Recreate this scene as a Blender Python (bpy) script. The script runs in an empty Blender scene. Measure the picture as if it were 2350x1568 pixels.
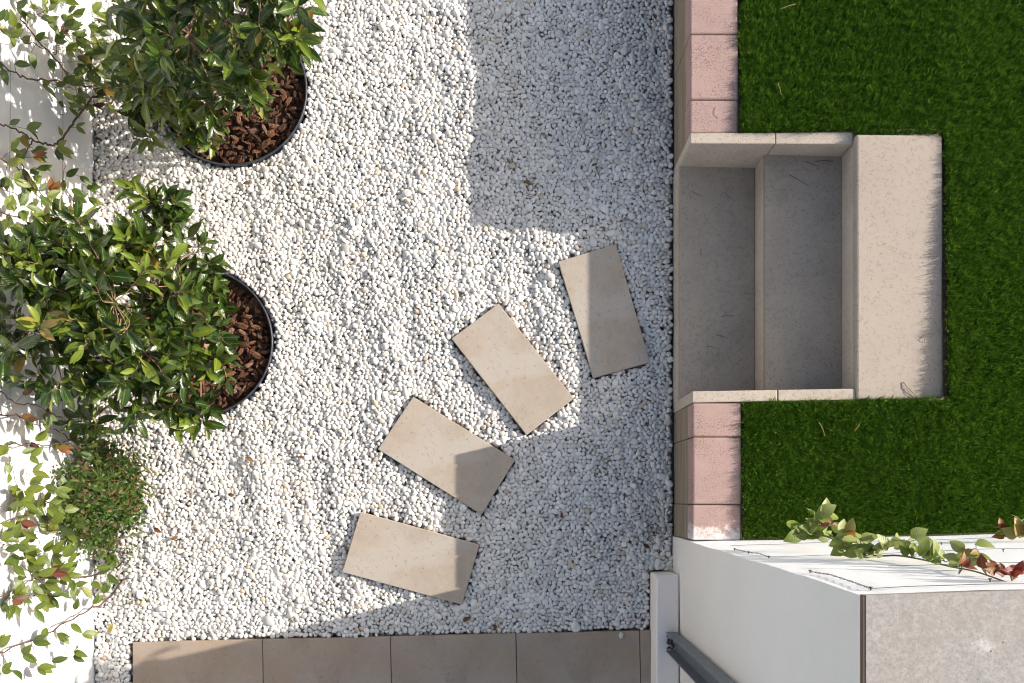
import bpy, bmesh, math, random
from mathutils import Vector, Matrix, Quaternion, noise, kdtree
import numpy as np

random.seed(7)
R = math.radians
# ---------------------------------------------------------------- camera
H = 4.2                     # lens height above the gravel
F = 2016.0                  # focal length in plan units
CX, CY = 1199.0, 1142.0     # foot of the plumb line under the lens
scene = bpy.context.scene
cam = bpy.data.cameras.new('camera')
cam.sensor_width = 36.0
cam.lens = F / 2350.0 * 36.0
cam.shift_x = (1175.0 - CX) / 2350.0
cam.shift_y = (CY - 783.7) / 2350.0
cam.clip_start = 0.05
cam.clip_end = 500.0
cam_o = bpy.data.objects.new('camera', cam)
scene.collection.objects.link(cam_o)
cam_o.location = (0, 0, H)
scene.camera = cam_o
# ---------------------------------------------------------------- world, sun, exposure
SUN_X, SUN_Y, COT = 1.0, 0.24, 2.50
hl = math.hypot(SUN_X, SUN_Y)
EL = math.atan(1.0 / (COT * hl))
world = bpy.data.worlds.new('World')
scene.world = world
world.use_nodes = True
nt = world.node_tree
bg = nt.nodes['Background']
sky = nt.nodes.new('ShaderNodeTexSky')
sky.sky_type = 'NISHITA'
sky.sun_disc = False
sky.sun_elevation = EL
sky.sun_rotation = math.atan2(SUN_X, SUN_Y)
sky.air_density = 1.0
sky.dust_density = 2.5
nt.links.new(sky.outputs[0], bg.inputs[0])
bg.inputs[1].default_value = 0.125
sun = bpy.data.lights.new('sun', 'SUN')
sun.energy = 4.6
sun.angle = R(0.5)
sun.color = (1.0, 0.925, 0.835)
sun_o = bpy.data.objects.new('sun', sun)
scene.collection.objects.link(sun_o)
ldir = Vector((-SUN_X / hl * math.cos(EL), -SUN_Y / hl * math.cos(EL), -math.sin(EL)))
sun_o.rotation_euler = ldir.to_track_quat('-Z', 'Y').to_euler()
sun_o.location = (6, 2, 5)
vs = scene.view_settings
vs.view_transform = 'Standard'
vs.look = 'None'
vs.exposure = 0.88
vs.gamma = 1.0
scene.cycles.use_denoising = True
scene.cycles.filter_width = 1.15
scene.cycles.max_bounces = 8
scene.cycles.caustics_reflective = False
scene.cycles.caustics_refractive = False

COL = scene.collection


def PX(x, y, z=0.0):
    k = (H - z) / F
    return Vector(((x - CX) * k, (CY - y) * k, z))


WALL_X = -2.054


def WP(x, y, off=0.03):
    """point hanging 'off' in front of the white wall, seen at plan position x, y"""
    X = WALL_X + off
    d = X * F / min(x - CX, -20)
    z = max(0.0, H - d)
    return Vector((X, (CY - y) * (H - z) / F, z))


# ---------------------------------------------------------------- helpers
class MB:
    def __init__(s):
        s.v = []; s.f = []; s.uv = {}; s.rnd = []

    def add(s, vs_, fs, rnd=0.5, uvs=None):
        b = len(s.v)
        s.v += [Vector(p) for p in vs_]
        s.rnd += [rnd] * len(vs_)
        for f in fs:
            s.f.append(tuple(b + i for i in f))
        if uvs:
            for i, u in enumerate(uvs):
                s.uv[b + i] = u
        return b

    def prism(s, poly, z0, z1):
        """poly: list of (x, y) or (x, y, ztop)"""
        n = len(poly)
        a = sum(poly[i][0] * poly[(i + 1) % n][1] - poly[(i + 1) % n][0] * poly[i][1] for i in range(n))
        if a < 0:
            poly = poly[::-1]
        lo = [(p[0], p[1], z0) for p in poly]
        hi = [(p[0], p[1], p[2] if len(p) > 2 else z1) for p in poly]
        fs = [tuple(range(n, 2 * n)), tuple(range(n - 1, -1, -1))]
        for i in range(n):
            j = (i + 1) % n
            fs.append((i, j, n + j, n + i))
        s.add(lo + hi, fs)

    def box(s, x0, x1, y0, y1, z0, z1):
        s.prism([(x0, y0), (x1, y0), (x1, y1), (x0, y1)], z0, z1)

    def tube(s, pts, r0, r1=None, n=5, rnd=0.5):
        r1 = r0 if r1 is None else r1
        pts = [Vector(p) for p in pts]
        m = len(pts)
        vs_ = []
        prev = Vector((0.31, 0.52, 0.8))
        for i, p in enumerate(pts):
            t = (pts[min(i + 1, m - 1)] - pts[max(i - 1, 0)])
            t = t.normalized() if t.length > 1e-9 else Vector((0, 0, 1))
            a = prev - t * prev.dot(t)
            if a.length < 1e-4:
                a = t.orthogonal()
            a.normalize(); prev = a
            b = t.cross(a)
            r = r0 + (r1 - r0) * i / max(m - 1, 1)
            for k in range(n):
                th = 2 * math.pi * k / n
                vs_.append(p + a * (r * math.cos(th)) + b * (r * math.sin(th)))
        fs = []
        for i in range(m - 1):
            for k in range(n):
                k2 = (k + 1) % n
                fs.append((i * n + k, i * n + k2, (i + 1) * n + k2, (i + 1) * n + k))
        fs.append(tuple(range(n - 1, -1, -1)))
        fs.append(tuple((m - 1) * n + k for k in range(n)))
        s.add(vs_, fs, rnd)

    def leaf(s, pos, d, up, L, W, curl=0.15, fold=0.25, rnd=0.5, shape=1.0, seg=6, tip=1.0, twist=0.0, rnd_pow=0.8):
        pos = Vector(pos)
        d = Vector(d).normalized()
        up = Vector(up)
        n = up - d * up.dot(d)
        if n.length < 1e-3:
            n = d.orthogonal()
        n.normalize()
        if twist:
            n = Quaternion(d, twist) @ n
        side = n.cross(d)
        vs_, uvs, fs = [], [], []
        for i in range(seg + 1):
            t = i / seg
            w = math.sin(math.pi * min(1, t ** shape * 0.985 + 0.008)) ** rnd_pow
            if t > 0.6:
                w *= 1 - 0.18 * tip * (t - 0.6) / 0.4
            w *= W * 0.5
            c = pos + d * (L * (t - curl * curl * t ** 3 * 0.6)) - n * (curl * L * t * t)
            for sgn in (-1, 0, 1):
                vs_.append(c + side * (sgn * w) + n * (abs(sgn) * fold * w))
                uvs.append((t, 0.5 + 0.5 * sgn))
        for i in range(seg):
            a = i * 3
            fs.append((a, a + 3, a + 4, a + 1))
            fs.append((a + 1, a + 4, a + 5, a + 2))
        s.add(vs_, fs, rnd, uvs)

    def build(s, name, mat, parent=None, origin=None, smooth=False, bevel=0.0, seg=2, flat_attr=True):
        if parent is not None:
            r = parent
            o0 = Vector(r.location)
            while r.parent:
                r = r.parent
                o0 += Vector(r.location)
        else:
            o0 = Vector(origin) if origin is not None else Vector((0, 0, 0))
        me = bpy.data.meshes.new(name)
        me.from_pydata([p - o0 for p in s.v], [], s.f)
        at = me.attributes.new('tone', 'FLOAT', 'POINT')
        at.data.foreach_set('value', np.array(s.rnd, dtype=np.float32))
        if s.uv:
            ul = me.uv_layers.new(name='leaf_uv')
            li = np.zeros(len(me.loops), dtype=np.int32)
            me.loops.foreach_get('vertex_index', li)
            arr = np.zeros((len(s.v), 2), dtype=np.float32)
            for k, u in s.uv.items():
                arr[k] = u
            ul.data.foreach_set('uv', arr[li].ravel())
        if smooth:
            me.polygons.foreach_set('use_smooth', [True] * len(me.polygons))
        me.materials.append(mat)
        me.update()
        o = bpy.data.objects.new(name, me)
        COL.objects.link(o)
        if parent is not None:
            o.parent = parent
        else:
            o.location = o0
        if bevel:
            b = o.modifiers.new('bevel', 'BEVEL')
            b.width = bevel; b.segments = seg; b.limit_method = 'ANGLE'; b.angle_limit = R(35)
        return o


def tag(o, label=None, cat=None, group=None, kind=None):
    if label: o['label'] = label
    if cat: o['category'] = cat
    if group: o['group'] = group
    if kind: o['kind'] = kind
    elif cat: o['kind'] = 'thing'
    return o


def thing(name, label, cat, loc=(0, 0, 0), group=None):
    o = bpy.data.objects.new(name, None)
    o.empty_display_size = 0.05
    COL.objects.link(o)
    o.location = loc
    return tag(o, label, cat, group)


# ---------------------------------------------------------------- materials
class NT:
    def __init__(s, name):
        s.m = bpy.data.materials.new(name)
        s.m.use_nodes = True
        s.t = s.m.node_tree
        s.p = s.t.nodes['Principled BSDF']
        s.out = s.t.nodes['Material Output']
        s.tc = s.t.nodes.new('ShaderNodeTexCoord')

    def n(s, typ, ins=None, **kw):
        nd = s.t.nodes.new('ShaderNode' + typ)
        for k, v in kw.items():
            setattr(nd, k, v)
        for k, v in (ins or {}).items():
            if isinstance(v, bpy.types.NodeSocket):
                s.t.links.new(v, nd.inputs[k])
            else:
                nd.inputs[k].default_value = v
        return nd

    def link(s, a, b):
        s.t.links.new(a, b)

    def coords(s, scale=(1, 1, 1)):
        return s.n('Mapping', {'Vector': s.tc.outputs['Object'], 'Scale': scale}).outputs[0]

    def noise(s, scale, detail=4, rough=0.55, vec=None):
        return s.n('TexNoise', {'Vector': vec or s.tc.outputs['Object'], 'Scale': scale, 'Detail': detail, 'Roughness': rough}).outputs[0]

    def ramp(s, fac, stops):
        nd = s.n('ValToRGB', {'Fac': fac})
        cr = nd.color_ramp
        while len(cr.elements) < len(stops):
            cr.elements.new(0.5)
        for e, (p, c) in zip(cr.elements, stops):
            e.position = p
            e.color = (c[0], c[1], c[2], 1) if not isinstance(c, (int, float)) else (c, c, c, 1)
        return nd.outputs[0]

    def mix(s, fac, a, b, blend='MIX'):
        nd = s.n('Mix', data_type='RGBA', blend_type=blend)
        for k, v in ((0, fac), (6, a), (7, b)):
            if isinstance(v, bpy.types.NodeSocket):
                s.link(v, nd.inputs[k])
            elif k == 0:
                nd.inputs[0].default_value = v
            else:
                nd.inputs[k].default_value = (v[0], v[1], v[2], 1)
        return nd.outputs[2]

    def bump(s, h, strength=0.3, dist=0.002):
        return s.n('Bump', {'Height': h, 'Strength': strength, 'Distance': dist}).outputs[0]

    def base(s, c, rough=0.7, spec=None):
        if isinstance(c, bpy.types.NodeSocket):
            s.link(c, s.p.inputs['Base Color'])
        else:
            s.p.inputs['Base Color'].default_value = (c[0], c[1], c[2], 1)
        s.p.inputs['Roughness'].default_value = rough
        if spec is not None:
            s.p.inputs['Specular IOR Level'].default_value = spec


def m_speckled(name, c1, c2, pit=(0.05, 0.04, 0.03), pits=0.66, vsc=190.0, pitr=0.34, pitmix=0.75, stain=None, lightspeck=True, fine=420, bump=0.25, wear=None):
    """cast or reconstituted stone with dark pits"""
    t = NT(name)
    big = t.noise(3.2, 5, 0.6)
    col = t.mix(t.ramp(big, [(0.35, 0), (0.68, 1)]), c1, c2)
    gr = t.noise(fine, 3, 0.7)
    col = t.mix(t.ramp(gr, [(0.3, 0.0), (0.75, 0.35)]), col, tuple(min(1, v * 1.45) for v in c1))
    v = t.n('TexVoronoi', {'Vector': t.tc.outputs['Object'], 'Scale': vsc, 'Randomness': 1.0})
    sel = t.noise(61, 2, 0.5)
    dots = t.n('Math', {0: v.outputs['Distance'], 1: t.ramp(sel, [(pits - 0.12, 0.0), (pits + 0.1, pitr)])}, operation='LESS_THAN').outputs[0]
    if stain:
        sn = t.noise(stain[1], 4, 0.62)
        col = t.mix(t.ramp(sn, [(0.47, 0), (0.6, stain[2]), (0.66, stain[2] * 0.25), (0.8, stain[2])]), col, stain[0])
    if wear:
        wn = t.noise(wear[1], 6, 0.7)
        col = t.mix(t.ramp(wn, [(0.52, 0), (0.66, wear[2])]), col, wear[0])
    col = t.mix(t.n('Math', {0: dots, 1: pitmix}, operation='MULTIPLY').outputs[0], col, pit)
    t.base(col, 0.85, 0.25)
    hb = t.n('Math', {0: gr, 1: dots}, operation='SUBTRACT').outputs[0]
    t.link(t.bump(hb, bump, 0.003), t.p.inputs['Normal'])
    return t.m


M = {}
M['stone'] = m_speckled('beige_stone', (0.40, 0.352, 0.30), (0.365, 0.318, 0.268), pits=0.58, stain=((0.39, 0.285, 0.19), 4.3, 0.45), wear=((0.30, 0.26, 0.215), 7.0, 0.3))
M['paving'] = m_speckled('taupe_paving', (0.36, 0.29, 0.232), (0.27, 0.218, 0.172), pits=0.6, stain=((0.33, 0.235, 0.155), 4.0, 0.45), wear=((0.21, 0.185, 0.16), 9.0, 0.35))
M['step'] = m_speckled('step_stone', (0.355, 0.30, 0.25), (0.315, 0.266, 0.222), pits=0.5, pitmix=0.65, wear=((0.33, 0.28, 0.23), 5.0, 0.3))
M['tread'] = m_speckled('tread_stone', (0.33, 0.277, 0.222), (0.255, 0.218, 0.185), pits=0.47, pitmix=0.65, wear=((0.20, 0.175, 0.15), 4.5, 0.4))
M['cheek'] = m_speckled('cheek_stone', (0.46, 0.395, 0.325), (0.395, 0.335, 0.275), pits=0.47, pitmix=0.65, wear=((0.33, 0.27, 0.21), 8.0, 0.35))


def m_pink():
    t = NT('pink_block')
    big = t.noise(4.5, 5, 0.6)
    col = t.mix(t.ramp(big, [(0.3, 0), (0.7, 1)]), (0.375, 0.245, 0.218), (0.295, 0.20, 0.178))
    patch = t.ramp(t.noise(7, 4, 0.6), [(0.5, 0), (0.72, 0.5)])
    col = t.mix(patch, col, (0.36, 0.235, 0.165))
    gr = t.noise(300, 4, 0.75)
    col = t.mix(t.ramp(gr, [(0.35, 0.0), (0.75, 0.35)]), col, (0.58, 0.45, 0.41))
    pn = t.noise(150, 3, 0.6, t.coords((1, 1.6, 1)))
    pm = t.noise(9, 3, 0.5)
    pit = t.n('Math', {0: t.ramp(pn, [(0.54, 0), (0.62, 1)]), 1: t.ramp(pm, [(0.38, 0.05), (0.6, 0.9)])}, operation='MULTIPLY').outputs[0]
    col = t.mix(pit, col, (0.16, 0.095, 0.07))
    # white lime wash splashed from the plastered wall
    sx = t.n('SeparateXYZ', {0: t.n('NewGeometry').outputs['Position']})
    near = t.n('MapRange', {0: sx.outputs[1], 1: -0.02, 2: -0.19, 3: 0.0, 4: 1.0}).outputs[0]
    wn = t.noise(34, 8, 0.8)
    lime = t.ramp(t.n('Math', {0: t.n('Math', {0: near, 1: 0.55}, operation='MULTIPLY').outputs[0], 1: wn}, operation='ADD').outputs[0], [(0.80, 0), (0.99, 0.75)])
    lime = t.n('Math', {0: lime, 1: t.n('Math', {0: near, 1: 0.05}, operation='GREATER_THAN').outputs[0]}, operation='MULTIPLY').outputs[0]
    col = t.mix(lime, col, (0.78, 0.74, 0.71))
    t.base(col, 0.85, 0.25)
    hb = t.n('Math', {0: gr, 1: t.n('Math', {0: pit, 1: 2.0}, operation='MULTIPLY').outputs[0]}, operation='SUBTRACT').outputs[0]
    t.link(t.bump(hb, 0.35, 0.003), t.p.inputs['Normal'])
    return t.m


M['pink'] = m_pink()


def m_streak():
    t = NT('retaining_face')
    st = t.noise(6, 5, 0.65, t.coords((1, 0.35, 9)))
    col = t.mix(t.ramp(st, [(0.35, 0), (0.65, 1)]), (0.15, 0.115, 0.08), (0.30, 0.24, 0.175))
    gr = t.noise(220, 3, 0.7)
    col = t.mix(t.ramp(gr, [(0.3, 0.0), (0.8, 0.35)]), col, (0.36, 0.29, 0.22))
    t.base(col, 0.9, 0.2)
    t.link(t.bump(t.n('Math', {0: gr, 1: st}, operation='ADD').outputs[0], 0.3, 0.003), t.p.inputs['Normal'])
    return t.m


M['streak'] = m_streak()


def m_plaster(name, c, grain=120, bump=0.25, dirt=0.12, stretch=(1, 1, 1)):
    t = NT(name)
    v = t.coords(stretch)
    a = t.noise(2.2, 5, 0.6)
    col = t.mix(t.ramp(a, [(0.35, 0), (0.7, dirt)]), c, tuple(k * 0.72 for k in c))
    g = t.noise(grain, 5, 0.7, v)
    sp = t.noise(38, 4, 0.7)
    col = t.mix(t.ramp(sp, [(0.69, 0), (0.74, 0.35)]), col, (c[0] * 0.55, c[1] * 0.52, c[2] * 0.48))
    t.base(col, 0.8, 0.3)
    t.link(t.bump(g, bump, 0.004), t.p.inputs['Normal'])
    return t.m


M['white'] = m_plaster('white_paint', (0.60, 0.61, 0.63), 90, 0.15, 0.12)
M['plaster'] = m_plaster('cream_render', (0.80, 0.75, 0.685), 60, 0.5, 0.22)
M['rough_white'] = m_plaster('rough_white_paint', (0.90, 0.91, 0.93), 75, 1.0, 0.04, (0.22, 1, 1.3))  # whiter than the cream render: sunlight on this face put into its colour
M['curb'] = m_plaster('curb_render', (0.86, 0.78, 0.71), 90, 0.25, 0.2)


def m_granite():
    t = NT('grey_granite_tile')
    a = t.noise(5, 5, 0.65)
    col = t.mix(t.ramp(a, [(0.35, 0), (0.65, 1)]), (0.33, 0.285, 0.24), (0.30, 0.28, 0.257))
    b = t.noise(70, 8, 0.8)
    col = t.mix(t.ramp(b, [(0.42, 0.0), (0.6, 0.55)]), col, (0.47, 0.435, 0.405))
    c = t.noise(170, 6, 0.8)
    col = t.mix(t.ramp(c, [(0.46, 0), (0.64, 0.7)]), col, (0.20, 0.19, 0.175))
    w = t.noise(16, 5, 0.7)
    col = t.mix(t.ramp(w, [(0.62, 0), (0.72, 0.5)]), col, (0.62, 0.595, 0.565))
    v = t.n('TexVoronoi', {'Vector': t.tc.outputs['Object'], 'Scale': 26.0})
    col = t.mix(t.n('Math', {0: v.outputs['Distance'], 1: 0.055}, operation='LESS_THAN').outputs[0], col, (0.13, 0.11, 0.095))
    t.base(col, 0.6, 0.35)
    t.link(t.bump(c, 0.15, 0.001), t.p.inputs['Normal'])
    return t.m


M['granite'] = m_granite()
t = NT('tile_edge'); t.base(t.mix(t.noise(60, 4), (0.17, 0.10, 0.065), (0.11, 0.07, 0.05)), 0.8); M['tile_edge'] = t.m


def m_steel():
    t = NT('grey_painted_steel')
    a = t.noise(14, 5, 0.65)
    col = t.mix(t.ramp(a, [(0.4, 0), (0.7, 1)]), (0.145, 0.165, 0.185), (0.12, 0.135, 0.15))
    t.base(col, 0.5, 0.4)
    t.link(t.bump(t.noise(160, 3), 0.12, 0.001), t.p.inputs['Normal'])
    return t.m


M['steel'] = m_steel()
t = NT('dirt_cake'); t.base(t.mix(t.ramp(t.noise(120, 5, 0.7), [(0.4, 0), (0.65, 1)]), (0.02, 0.015, 0.012), (0.16, 0.14, 0.11)), 0.95); M['dirt'] = t.m
t = NT('galvanised_wire'); t.base((0.28, 0.28, 0.28), 0.45); t.p.inputs['Metallic'].default_value = 0.6; M['wire'] = t.m
t = NT('dark_wire'); t.base((0.05, 0.05, 0.055), 0.5); M['dark_wire'] = t.m
t = NT('navy_plastic'); t.base(t.mix(t.ramp(t.noise(20, 4), [(0.4, 0), (0.7, 1)]), (0.022, 0.025, 0.038), (0.05, 0.052, 0.065)), 0.45); M['plastic'] = t.m
t = NT('soil'); t.base(t.mix(t.ramp(t.noise(60, 5), [(0.4, 0), (0.7, 1)]), (0.025, 0.015, 0.01), (0.07, 0.04, 0.025)), 0.95); M['soil'] = t.m
t = NT('ground_bed'); t.base(t.mix(t.ramp(t.noise(30, 5), [(0.4, 0), (0.7, 1)]), (0.16, 0.15, 0.14), (0.24, 0.225, 0.21)), 0.95); M['ground'] = t.m


def m_pebble(name='white_marble_pebble', k=1.0):
    t = NT(name)
    oi = t.n('ObjectInfo')
    stops = [(0.0, (0.56, 0.55, 0.53)), (0.3, (0.66, 0.648, 0.628)), (0.55, (0.74, 0.727, 0.705)),
             (0.8, (0.64, 0.618, 0.585)), (0.95, (0.52, 0.503, 0.475)), (0.99, (0.57, 0.515, 0.44)), (1.0, (0.50, 0.38, 0.25))]
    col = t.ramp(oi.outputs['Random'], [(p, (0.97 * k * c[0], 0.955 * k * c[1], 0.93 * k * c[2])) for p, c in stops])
    g = t.noise(1.3, 5, 0.65)
    col = t.mix(t.ramp(g, [(0.45, 0), (0.75, 0.25)]), col, (0.54 * k, 0.515 * k, 0.49 * k))
    t.base(col, 0.55, 0.3)
    return t.m


M['pebble'] = m_pebble()
M['gap_shade_pebble'] = m_pebble('gap_shade_pebble', 0.55)  # lower layers darkened: shade in the gaps put into the pebble colour


def m_bark():
    t = NT('bark_chip')
    oi = t.n('ObjectInfo')
    col = t.ramp(oi.outputs['Random'], [(0.0, (0.09, 0.036, 0.02)), (0.35, (0.19, 0.08, 0.04)), (0.7, (0.29, 0.13, 0.065)), (1.0, (0.34, 0.22, 0.15))])
    st = t.noise(2.0, 6, 0.7, t.coords((0.5, 2.5, 2.5)))
    col = t.mix(t.ramp(st, [(0.38, 0.75), (0.6, 0)]), col, (0.028, 0.013, 0.008))
    t.base(col, 0.8, 0.3)
    t.link(t.bump(st, 0.6, 0.2), t.p.inputs['Normal'])
    return t.m


M['bark_chip'] = m_bark()


def m_grass():
    t = NT('turf_fibre')
    oi = t.n('ObjectInfo')
    at = t.n('Attribute', attribute_name='tone')
    r = t.n('Math', {0: t.n('Math', {0: oi.outputs['Random'], 1: 0.45}, operation='MULTIPLY').outputs[0],
                     1: t.n('Math', {0: at.outputs['Fac'], 1: 0.55}, operation='MULTIPLY').outputs[0]}, operation='ADD').outputs[0]
    col = t.ramp(r, [(0.0, (0.013, 0.042, 0.004)), (0.4, (0.046, 0.125, 0.008)), (0.75, (0.115, 0.225, 0.017)), (1.0, (0.25, 0.33, 0.05))])
    t.base(col, 0.5, 0.15)
    tr = t.n('BsdfTranslucent', {'Color': col})
    mx = t.n('MixShader', {0: 0.25, 1: t.p.outputs[0], 2: tr.outputs[0]})
    t.link(mx.outputs[0], t.out.inputs[0])
    return t.m


M['grass'] = m_grass()


def m_leaf(name, dark, mid, light, back, rough=0.32, trans=0.2, vein=0.5, special=None, veinc=(0.2, 0.28, 0.07)):
    t = NT(name)
    at = t.n('Attribute', attribute_name='tone')
    stops = [(0.0, dark), (0.5, mid), (0.86, light)] + (special or [])
    col = t.ramp(at.outputs['Fac'], stops)
    uv = t.n('UVMap', uv_map='leaf_uv')
    sx = t.n('SeparateXYZ', {0: uv.outputs[0]})
    ac = t.n('Math', {0: t.n('Math', {0: sx.outputs[1], 1: 0.5}, operation='SUBTRACT').outputs[0]}, operation='ABSOLUTE').outputs[0]
    mid_rib = t.n('MapRange', {0: ac, 1: 0.0, 2: 0.055, 3: vein, 4: 0.0}).outputs[0]
    col = t.mix(mid_rib, col, veinc)
    # side veins
    ph = t.n('Math', {0: t.n('Math', {0: sx.outputs[0], 1: 46.0}, operation='MULTIPLY').outputs[0],
                      1: t.n('Math', {0: ac, 1: 30.0}, operation='MULTIPLY').outputs[0]}, operation='SUBTRACT').outputs[0]
    sv = t.n('Math', {0: ph}, operation='SINE').outputs[0]
    blotch = t.noise(30, 4, 0.6)
    fresh = t.ramp(at.outputs['Fac'], [(0.86, 1.0), (0.92, 0.12)])      # old and young red leaves are red on both sides
    bl = t.n('Math', {0: t.ramp(blotch, [(0.5, 0), (0.75, 0.3)]), 1: fresh}, operation='MULTIPLY').outputs[0]
    col = t.mix(bl, col, back)
    ge = t.n('NewGeometry')
    bk = t.n('Math', {0: t.n('Math', {0: ge.outputs['Backfacing'], 1: 0.8}, operation='MULTIPLY').outputs[0], 1: fresh}, operation='MULTIPLY').outputs[0]
    col = t.mix(bk, col, back)
    t.base(col, rough, 0.5)
    t.link(t.bump(sv, 0.25, 0.001), t.p.inputs['Normal'])
    tr = t.n('BsdfTranslucent', {'Color': t.mix(t.n('Math', {0: fresh, 1: 0.5}, operation='MULTIPLY').outputs[0], col, light)})
    mx = t.n('MixShader', {0: trans, 1: t.p.outputs[0], 2: tr.outputs[0]})
    t.link(mx.outputs[0], t.out.inputs[0])
    return t.m


M['shrub_leaf'] = m_leaf('shrub_leaf', (0.009, 0.026, 0.004), (0.028, 0.060, 0.006), (0.125, 0.17, 0.014), (0.23, 0.265, 0.065), 0.24, 0.16, 0.6,
                         [(0.94, (0.14, 0.19, 0.03)), (1.0, (0.25, 0.16, 0.03))])
M['climber_leaf'] = m_leaf('climber_leaf', (0.025, 0.055, 0.008), (0.065, 0.105, 0.012), (0.14, 0.17, 0.02), (0.13, 0.155, 0.045), 0.4, 0.25, 0.4,
                           [(0.92, (0.20, 0.10, 0.02)), (0.97, (0.16, 0.018, 0.015)), (1.0, (0.09, 0.025, 0.02))])
M['jasmine_leaf'] = m_leaf('jasmine_leaf', (0.02, 0.06, 0.008), (0.05, 0.115, 0.012), (0.10, 0.165, 0.02), (0.09, 0.13, 0.04), 0.4, 0.25, 0.3,
                           [(0.95, (0.20, 0.13, 0.06)), (1.0, (0.15, 0.06, 0.04))])
M['bougain_leaf'] = m_leaf('bougainvillea_leaf', (0.06, 0.115, 0.012), (0.15, 0.205, 0.022), (0.25, 0.29, 0.085), (0.34, 0.37, 0.20), 0.45, 0.3, 0.3,
                           [(0.92, (0.30, 0.13, 0.015)), (0.965, (0.15, 0.035, 0.012)), (1.0, (0.17, 0.012, 0.012))], (0.33, 0.31, 0.12))
M['dry_leaf'] = m_leaf('dry_leaf', (0.055, 0.025, 0.013), (0.14, 0.065, 0.028), (0.24, 0.13, 0.05), (0.2, 0.12, 0.06), 0.7, 0.1, 0.3, None, (0.1, 0.05, 0.03))
M['yellow_leaf'] = m_leaf('yellow_leaf', (0.4, 0.3, 0.03), (0.42, 0.32, 0.04), (0.45, 0.36, 0.06), (0.4, 0.3, 0.07), 0.5, 0.2, 0.3)


def m_stem(name, a, b):
    t = NT(name)
    col = t.mix(t.ramp(t.noise(70, 5, 0.7), [(0.4, 0), (0.65, 1)]), a, b)
    t.base(col, 0.8, 0.3)
    t.link(t.bump(t.noise(160, 4), 0.4, 0.002), t.p.inputs['Normal'])
    return t.m


M['bark'] = m_stem('shrub_bark', (0.17, 0.105, 0.07), (0.29, 0.20, 0.14))
M['vine'] = m_stem('vine_bark', (0.055, 0.03, 0.02), (0.13, 0.075, 0.05))
M['green_stem'] = m_stem('green_stem', (0.07, 0.095, 0.025), (0.15, 0.135, 0.055))
M['twig'] = m_stem('dry_twig', (0.16, 0.085, 0.05), (0.26, 0.15, 0.09))
M['needle'] = m_stem('dark_needle', (0.06, 0.045, 0.04), (0.11, 0.08, 0.07))
M['straw'] = m_stem('pale_straw', (0.30, 0.21, 0.08), (0.42, 0.33, 0.16))

# ---------------------------------------------------------------- plan heights
TN, TS = 0.395, 0.445          # top of the low wall: north and south runs
SLAB = 0.47
T1, T2 = 0.14, 0.30
WALL_H = 2.35


def wn(X):                      # plan line of the tall wall's sunny face (at its top)
    return -0.206 + 0.03 * (X - 0.7185)


def lawn_z(X, Y):
    return 0.390 + max(0, min(1, (X - 0.94) / 0.85)) * 0.062 + (1.6 - Y) * 0.03


def under(x, y):
    """gentle waves raked into the gravel"""
    a = noise.noise(Vector((x * 3.4, y * 1.9, 1.3))) * 0.016
    b = noise.noise(Vector((x * 8.5 + y * 1.4, y * 4.2, 5.1))) * 0.014 + noise.noise(Vector((x * 17, y * 13, 2.7))) * 0.005
    return a + b


# ---------------------------------------------------------------- setting: ground
mb = MB()
mb.add([(-60, -60, -0.05), (60, -60, -0.05), (60, 60, -0.05), (-60, 60, -0.05)], [(0, 1, 2, 3)])
tag(mb.build('ground', M['ground']), kind='structure')
mb = MB()
ys = [3.12, 2.6, 1.576, 1.2, 0.8, 0.41, 0.1, -0.17]
xs = [0.937, 1.2, 1.43, 1.78, 2.3, 3.02]
vs_, fs = [], []
for y in ys:
    for x in xs:
        yy = max(y, wn(x) + 0.02 + 0.002) if y < 0 else y
        vs_.append((x, yy, lawn_z(x, yy)))
for j in range(len(ys) - 1):
    for i in range(len(xs) - 1):
        if 2 <= j <= 4 and i <= 2:
            continue
        a = j * len(xs) + i
        fs.append((a, a + len(xs), a + len(xs) + 1, a + 1))
mb.add(vs_, fs)
tag(mb.build('lawn_soil', M['soil']), kind='structure')

# ---------------------------------------------------------------- white wall on the left
wl = thing('garden_wall', 'tall white painted wall strung with thin wires behind the shrubs', 'wall', (WALL_X - 0.1, 0.8, 0))
mb = MB()
ny, nz = 90, 36
y0, y1, z1 = -2.2, 3.6, 1.9
vs_, fs = [], []
for j in range(nz + 1):
    for i in range(ny + 1):
        y = y0 + (y1 - y0) * i / ny; z = -0.04 + (z1 + 0.04) * j / nz
        vs_.append((WALL_X + 0.003 * noise.noise(Vector((y * 2.1, z * 2.1, 0.3))), y, z))
for j in range(nz):
    for i in range(ny):
        a = j * (ny + 1) + i
        fs.append((a, a + 1, a + ny + 2, a + ny + 1))
mb.add(vs_, fs)
mb.prism([(WALL_X - 0.2, y0), (WALL_X - 0.004, y0), (WALL_X - 0.004, y1), (WALL_X - 0.2, y1)], -0.04, z1)
mb.build('wall_body', M['white'], wl, smooth=False)
for z in (0.30, 0.70, 1.1, 1.5):
    mb = MB()
    mb.tube([(WALL_X + 0.012 + 0.002 * math.sin(i * 1.7), y0 + 0.1 + (y1 - y0 - 0.2) * i / 24, z + 0.002 * math.sin(i)) for i in range(25)], 0.0011, n=4)
    for i in range(8):
        yy = y0 + 0.4 + i * 0.7
        mb.tube([(WALL_X - 0.002, yy, z), (WALL_X + 0.016, yy, z)], 0.003, n=6)
    mb.build('wire', M['wire'], wl)

# ---------------------------------------------------------------- tall rendered wall, lower right
WX = 0.7185
tw = thing('rendered_wall', 'tall cream rendered wall topped with a grey granite slab', 'wall', (1.6, -0.9, 0))
mb = MB()


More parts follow.
